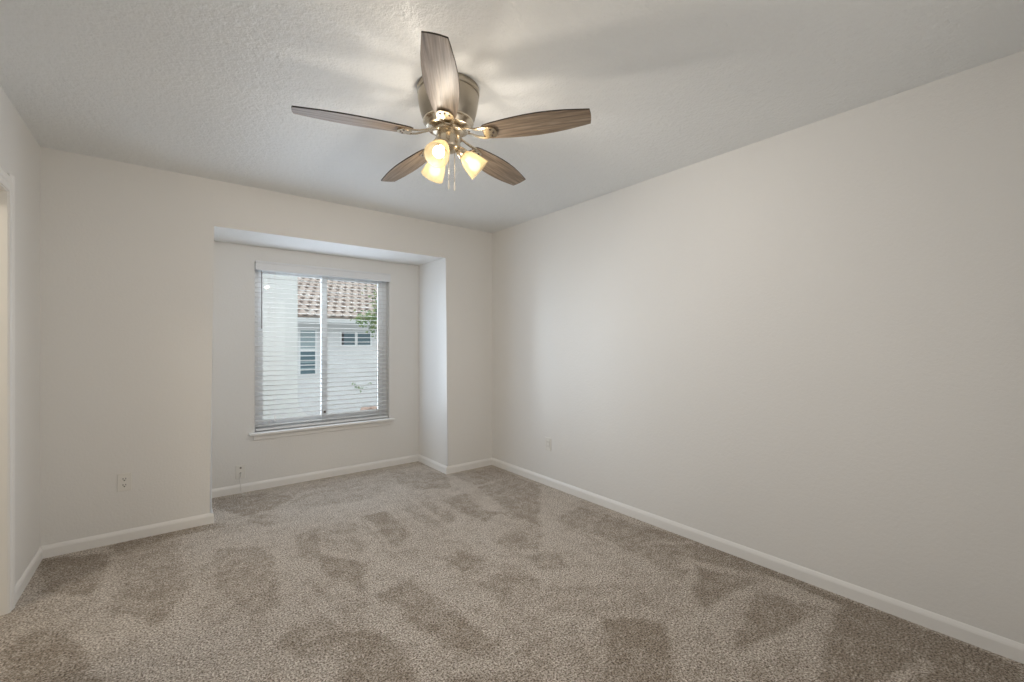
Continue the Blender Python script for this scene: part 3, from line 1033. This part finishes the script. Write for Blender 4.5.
# ------------------------------------------------------------------ outside the window
struct('ground', box(nb(), -20, 40, YA + 0.3, 60, -3.2, -3.0), M_GROUND)
HY = 14.0
house = thing('neighbor_house', 'pale stucco house with a clay tile roof seen through the window', 'house', (5.0, HY, -3.0))
def hp(o):
    o.parent = house
    o.location = -house.location
    return o
hp(obj('wall', box(nb(), 1.2, 12.0, HY, HY + 7.0, -3.0, 1.95), M_STUCCO2))
hp(obj('fascia', box(nb(), 1.0, 12.2, 13.36, 13.42, 1.908, 2.085), M_FASCIA))
hp(obj('soffit', box(nb(), 1.0, 12.2, 13.42, HY + 0.05, 1.93, 1.955), M_SOFFIT))
def roof():
    bm = nb()
    slope = math.atan(0.42)
    cs, sn = math.cos(slope), math.sin(slope)
    per, expo, amp, step = 0.25, 0.40, 0.050, 0.040
    nx = int(11.4 / per * 8)
    ncourse = 20
    for c in range(ncourse):
        u0, u1 = c * expo - 0.06, (c + 1) * expo + 0.05
        sh = (c % 2) * per * 0.5
        rows = []
        for u, lift in ((u0, 0.0), (u0, step), (u1, 0.006)):
            row = []
            for i in range(nx + 1):
                x = 0.9 + i * per / 8
                ph = 2 * PI * (x + sh) / per
                h = amp * (0.5 + 0.5 * math.cos(ph)) ** 0.8 + lift
                y = 13.30 + u * cs - h * sn
                z = 2.075 + u * sn + h * cs
                row.append(bm.verts.new((x, y, z)))
            rows.append(row)
        for a, b in zip(rows[:-1], rows[1:]):
            for i in range(nx):
                bm.faces.new((a[i], a[i + 1], b[i + 1], b[i]))
    # underlay
    L = ncourse * expo
    prism(bm, [(13.34, 2.03), (13.34 + L * cs, 2.03 + L * sn), (13.34 + L * cs, 2.07 + L * sn), (13.34, 2.07)], 'x', 0.9, 12.3)
    return bm
hp(obj('roof', roof(), M_ROOF))
def house_window(x0, x1, z0, z1, kind):
    fr = frame_rect(x0 - 0.05, x1 + 0.05, z0 - 0.05, z1 + 0.05, 0.05, HY - 0.03, HY + 0.02, 0.0)
    w = hp(obj('window', fr, M_FASCIA))
    if kind == 'slider':
        xm = 0.5 * (x0 + x1)
        obj('pane', box(nb(), x0, xm - 0.04, HY - 0.012, HY - 0.004, z0, z1), M_HOUSEGLASS, w)
        obj('pane', box(nb(), xm + 0.04, x1, HY - 0.012, HY - 0.004, z0, z1), M_HOUSEGLASS, w)
        obj('mullion', box(nb(), xm - 0.04, xm + 0.04, HY - 0.025, HY - 0.003, z0, z1), M_FASCIA, w)
        bm = nb()
        box(bm, x0, x0 + 0.07, HY - 0.014, HY - 0.011, z0, z1)
        obj('screen_edge', bm, M_SLOT, w)
    else:
        zm = z0 + (z1 - z0) * 0.555
        obj('pane', box(nb(), x0, x1, HY - 0.012, HY - 0.004, z0, zm), M_HOUSEGLASS, w)
        obj('roller_shade', box(nb(), x0, x1, HY - 0.014, HY - 0.004, zm, z1), M_SHADE_ROLL, w)
        obj('mullion', box(nb(), x0, x1, HY - 0.03, HY - 0.003, zm - 0.035, zm + 0.035), M_FASCIA, w)
        bm = nb()
        for i in range(3):
            z = z0 + (zm - z0) * (0.2 + 0.27 * i)
            box(bm, x0, x1, HY - 0.02, HY - 0.012, z, z + 0.035)
        obj('blind_slats', bm, M_SHADE_ROLL, w)
house_window(3.03, 3.44, 0.385, 1.68, 'hung')
house_window(4.21, 5.12, 1.25, 1.645, 'slider')

# near white wall with a sloped foot
bm = nb()
prism(bm, [(-4.0, -3.0), (5.5, -3.0), (5.0, -2.6), (2.02, -0.10), (1.80, 0.11), (1.69, 0.27), (1.69, 4.5), (-4.0, 4.5)], 'y', 8.0, 8.25)
o = obj('stucco_wall', bm, M_STUCCO)
o['label'] = 'plain white stucco wall filling the left of the window view'
o['category'] = 'wall'
rnd = random.Random(7)
def leaves(bm, centre, spread, n, size):
    for _ in range(n):
        c = Vector(centre) + Vector((rnd.gauss(0, spread[0]), rnd.gauss(0, spread[1]), rnd.gauss(0, spread[2])))
        d = Vector((rnd.uniform(-1, 1), rnd.uniform(-1, 1), rnd.uniform(-1, 0.4))).normalized()
        s = d.cross(Vector((rnd.uniform(-1, 1), rnd.uniform(-1, 1), rnd.uniform(-1, 1)))).normalized()
        L = size * rnd.uniform(0.7, 1.3)
        nrm = d.cross(s) * L * 0.12
        a, b_, e, f_ = c, c + d * L * 0.5 + s * L * 0.26 + nrm, c + d * L, c + d * L * 0.5 - s * L * 0.26 + nrm
        m = c + d * L * 0.5
        vv = [bm.verts.new(p) for p in (a, b_, e, f_, m)]
        for i in range(4):
            bm.faces.new((vv[i], vv[(i + 1) % 4], vv[4]))
TY = 11.0
tree = thing('leafy_tree', 'green leafy tree branch before the tile roof, right of the window', 'tree', (4.9, TY, -3.0))
def tp(o):
    o.parent = tree
    o.location = -tree.location
    return o
bm = nb()
tube(bm, [(4.9, TY, -3.0), (4.88, TY, -0.5), (4.75, TY, 1.2), (4.6, TY, 2.6), (4.7, TY, 3.4)], [0.12, 0.10, 0.08, 0.05, 0.02], 10)
tube(bm, [(4.75, TY, 1.2), (4.4, TY, 1.75), (4.05, TY, 1.95), (3.7, TY, 1.85)], [0.05, 0.03, 0.015, 0.006], 8)
tube(bm, [(4.63, TY, 2.4), (4.35, TY, 2.45), (4.15, TY, 2.3)], [0.03, 0.015, 0.006], 8)
tp(obj('trunk', bm, M_BARK, smooth=True))
bm = nb()
leaves(bm, (4.05, TY, 1.95), (0.15, 0.15, 0.10), 260, 0.085)
leaves(bm, (3.78, TY, 1.86), (0.09, 0.10, 0.05), 70, 0.08)
leaves(bm, (4.12, TY, 1.68), (0.07, 0.1, 0.08), 90, 0.08)
leaves(bm, (4.25, TY, 2.25), (0.08, 0.1, 0.13), 120, 0.085)
leaves(bm, (4.7, TY, 2.4), (0.3, 0.3, 0.4), 500, 0.09)
tp(obj('foliage', bm, M_LEAF))

sh = thing('thin_shrub', 'thin sprig of dark leaves before the neighbor wall, low in the window', 'shrub', (3.75, TY, -3.0))
bm = nb()
for ex, ez in ((3.60, 0.33), (3.70, 0.22), (3.80, 0.12), (4.00, 0.32)):
    tube(bm, [(3.85, TY, -3.0), (3.88, TY, -1.2), (3.86, TY, -0.3), (ex * 0.5 + 1.92, TY, 0.0), (ex, TY, ez)], [0.010, 0.008, 0.005, 0.004, 0.003], 6)
o = obj('stem', bm, M_STUCCO2)
o.parent = sh
o.location = -sh.location
bm = nb()
for c, n in (((3.60, TY, 0.30), 8), ((3.70, TY, 0.21), 14), ((3.80, TY, 0.13), 10), ((4.00, TY, 0.28), 7), ((3.84, TY, 0.20), 6)):
    leaves(bm, c, (0.03, 0.03, 0.025), n, 0.06)
o = obj('foliage', bm, M_LEAF)
o.parent = sh
o.location = -sh.location

# low wall with a tile cap at the right, in front of the neighbour's house
gw = thing('garden_wall', 'low wall with red brown tile cap at lower right of the window', 'wall', (4.6, 10.6, -3.0))
o = obj('wall_body', box(nb(), 3.75, 6.5, 10.5, 10.7, -3.0, -0.36), M_STUCCO2)
o.parent = gw
o.location = -gw.location
bm = nb()
for i in range(14):
    x = 3.70 + i * 0.2
    pts = [(x + 0.1 + 0.1 * math.cos(PI * k / 8), -0.36 + 0.09 * math.sin(PI * k / 8)) for k in range(9)]
    prism(bm, pts, 'y', 10.40, 10.80)
o = obj('tile_cap', bm, M_BRICK)
o.parent = gw
o.location = -gw.location
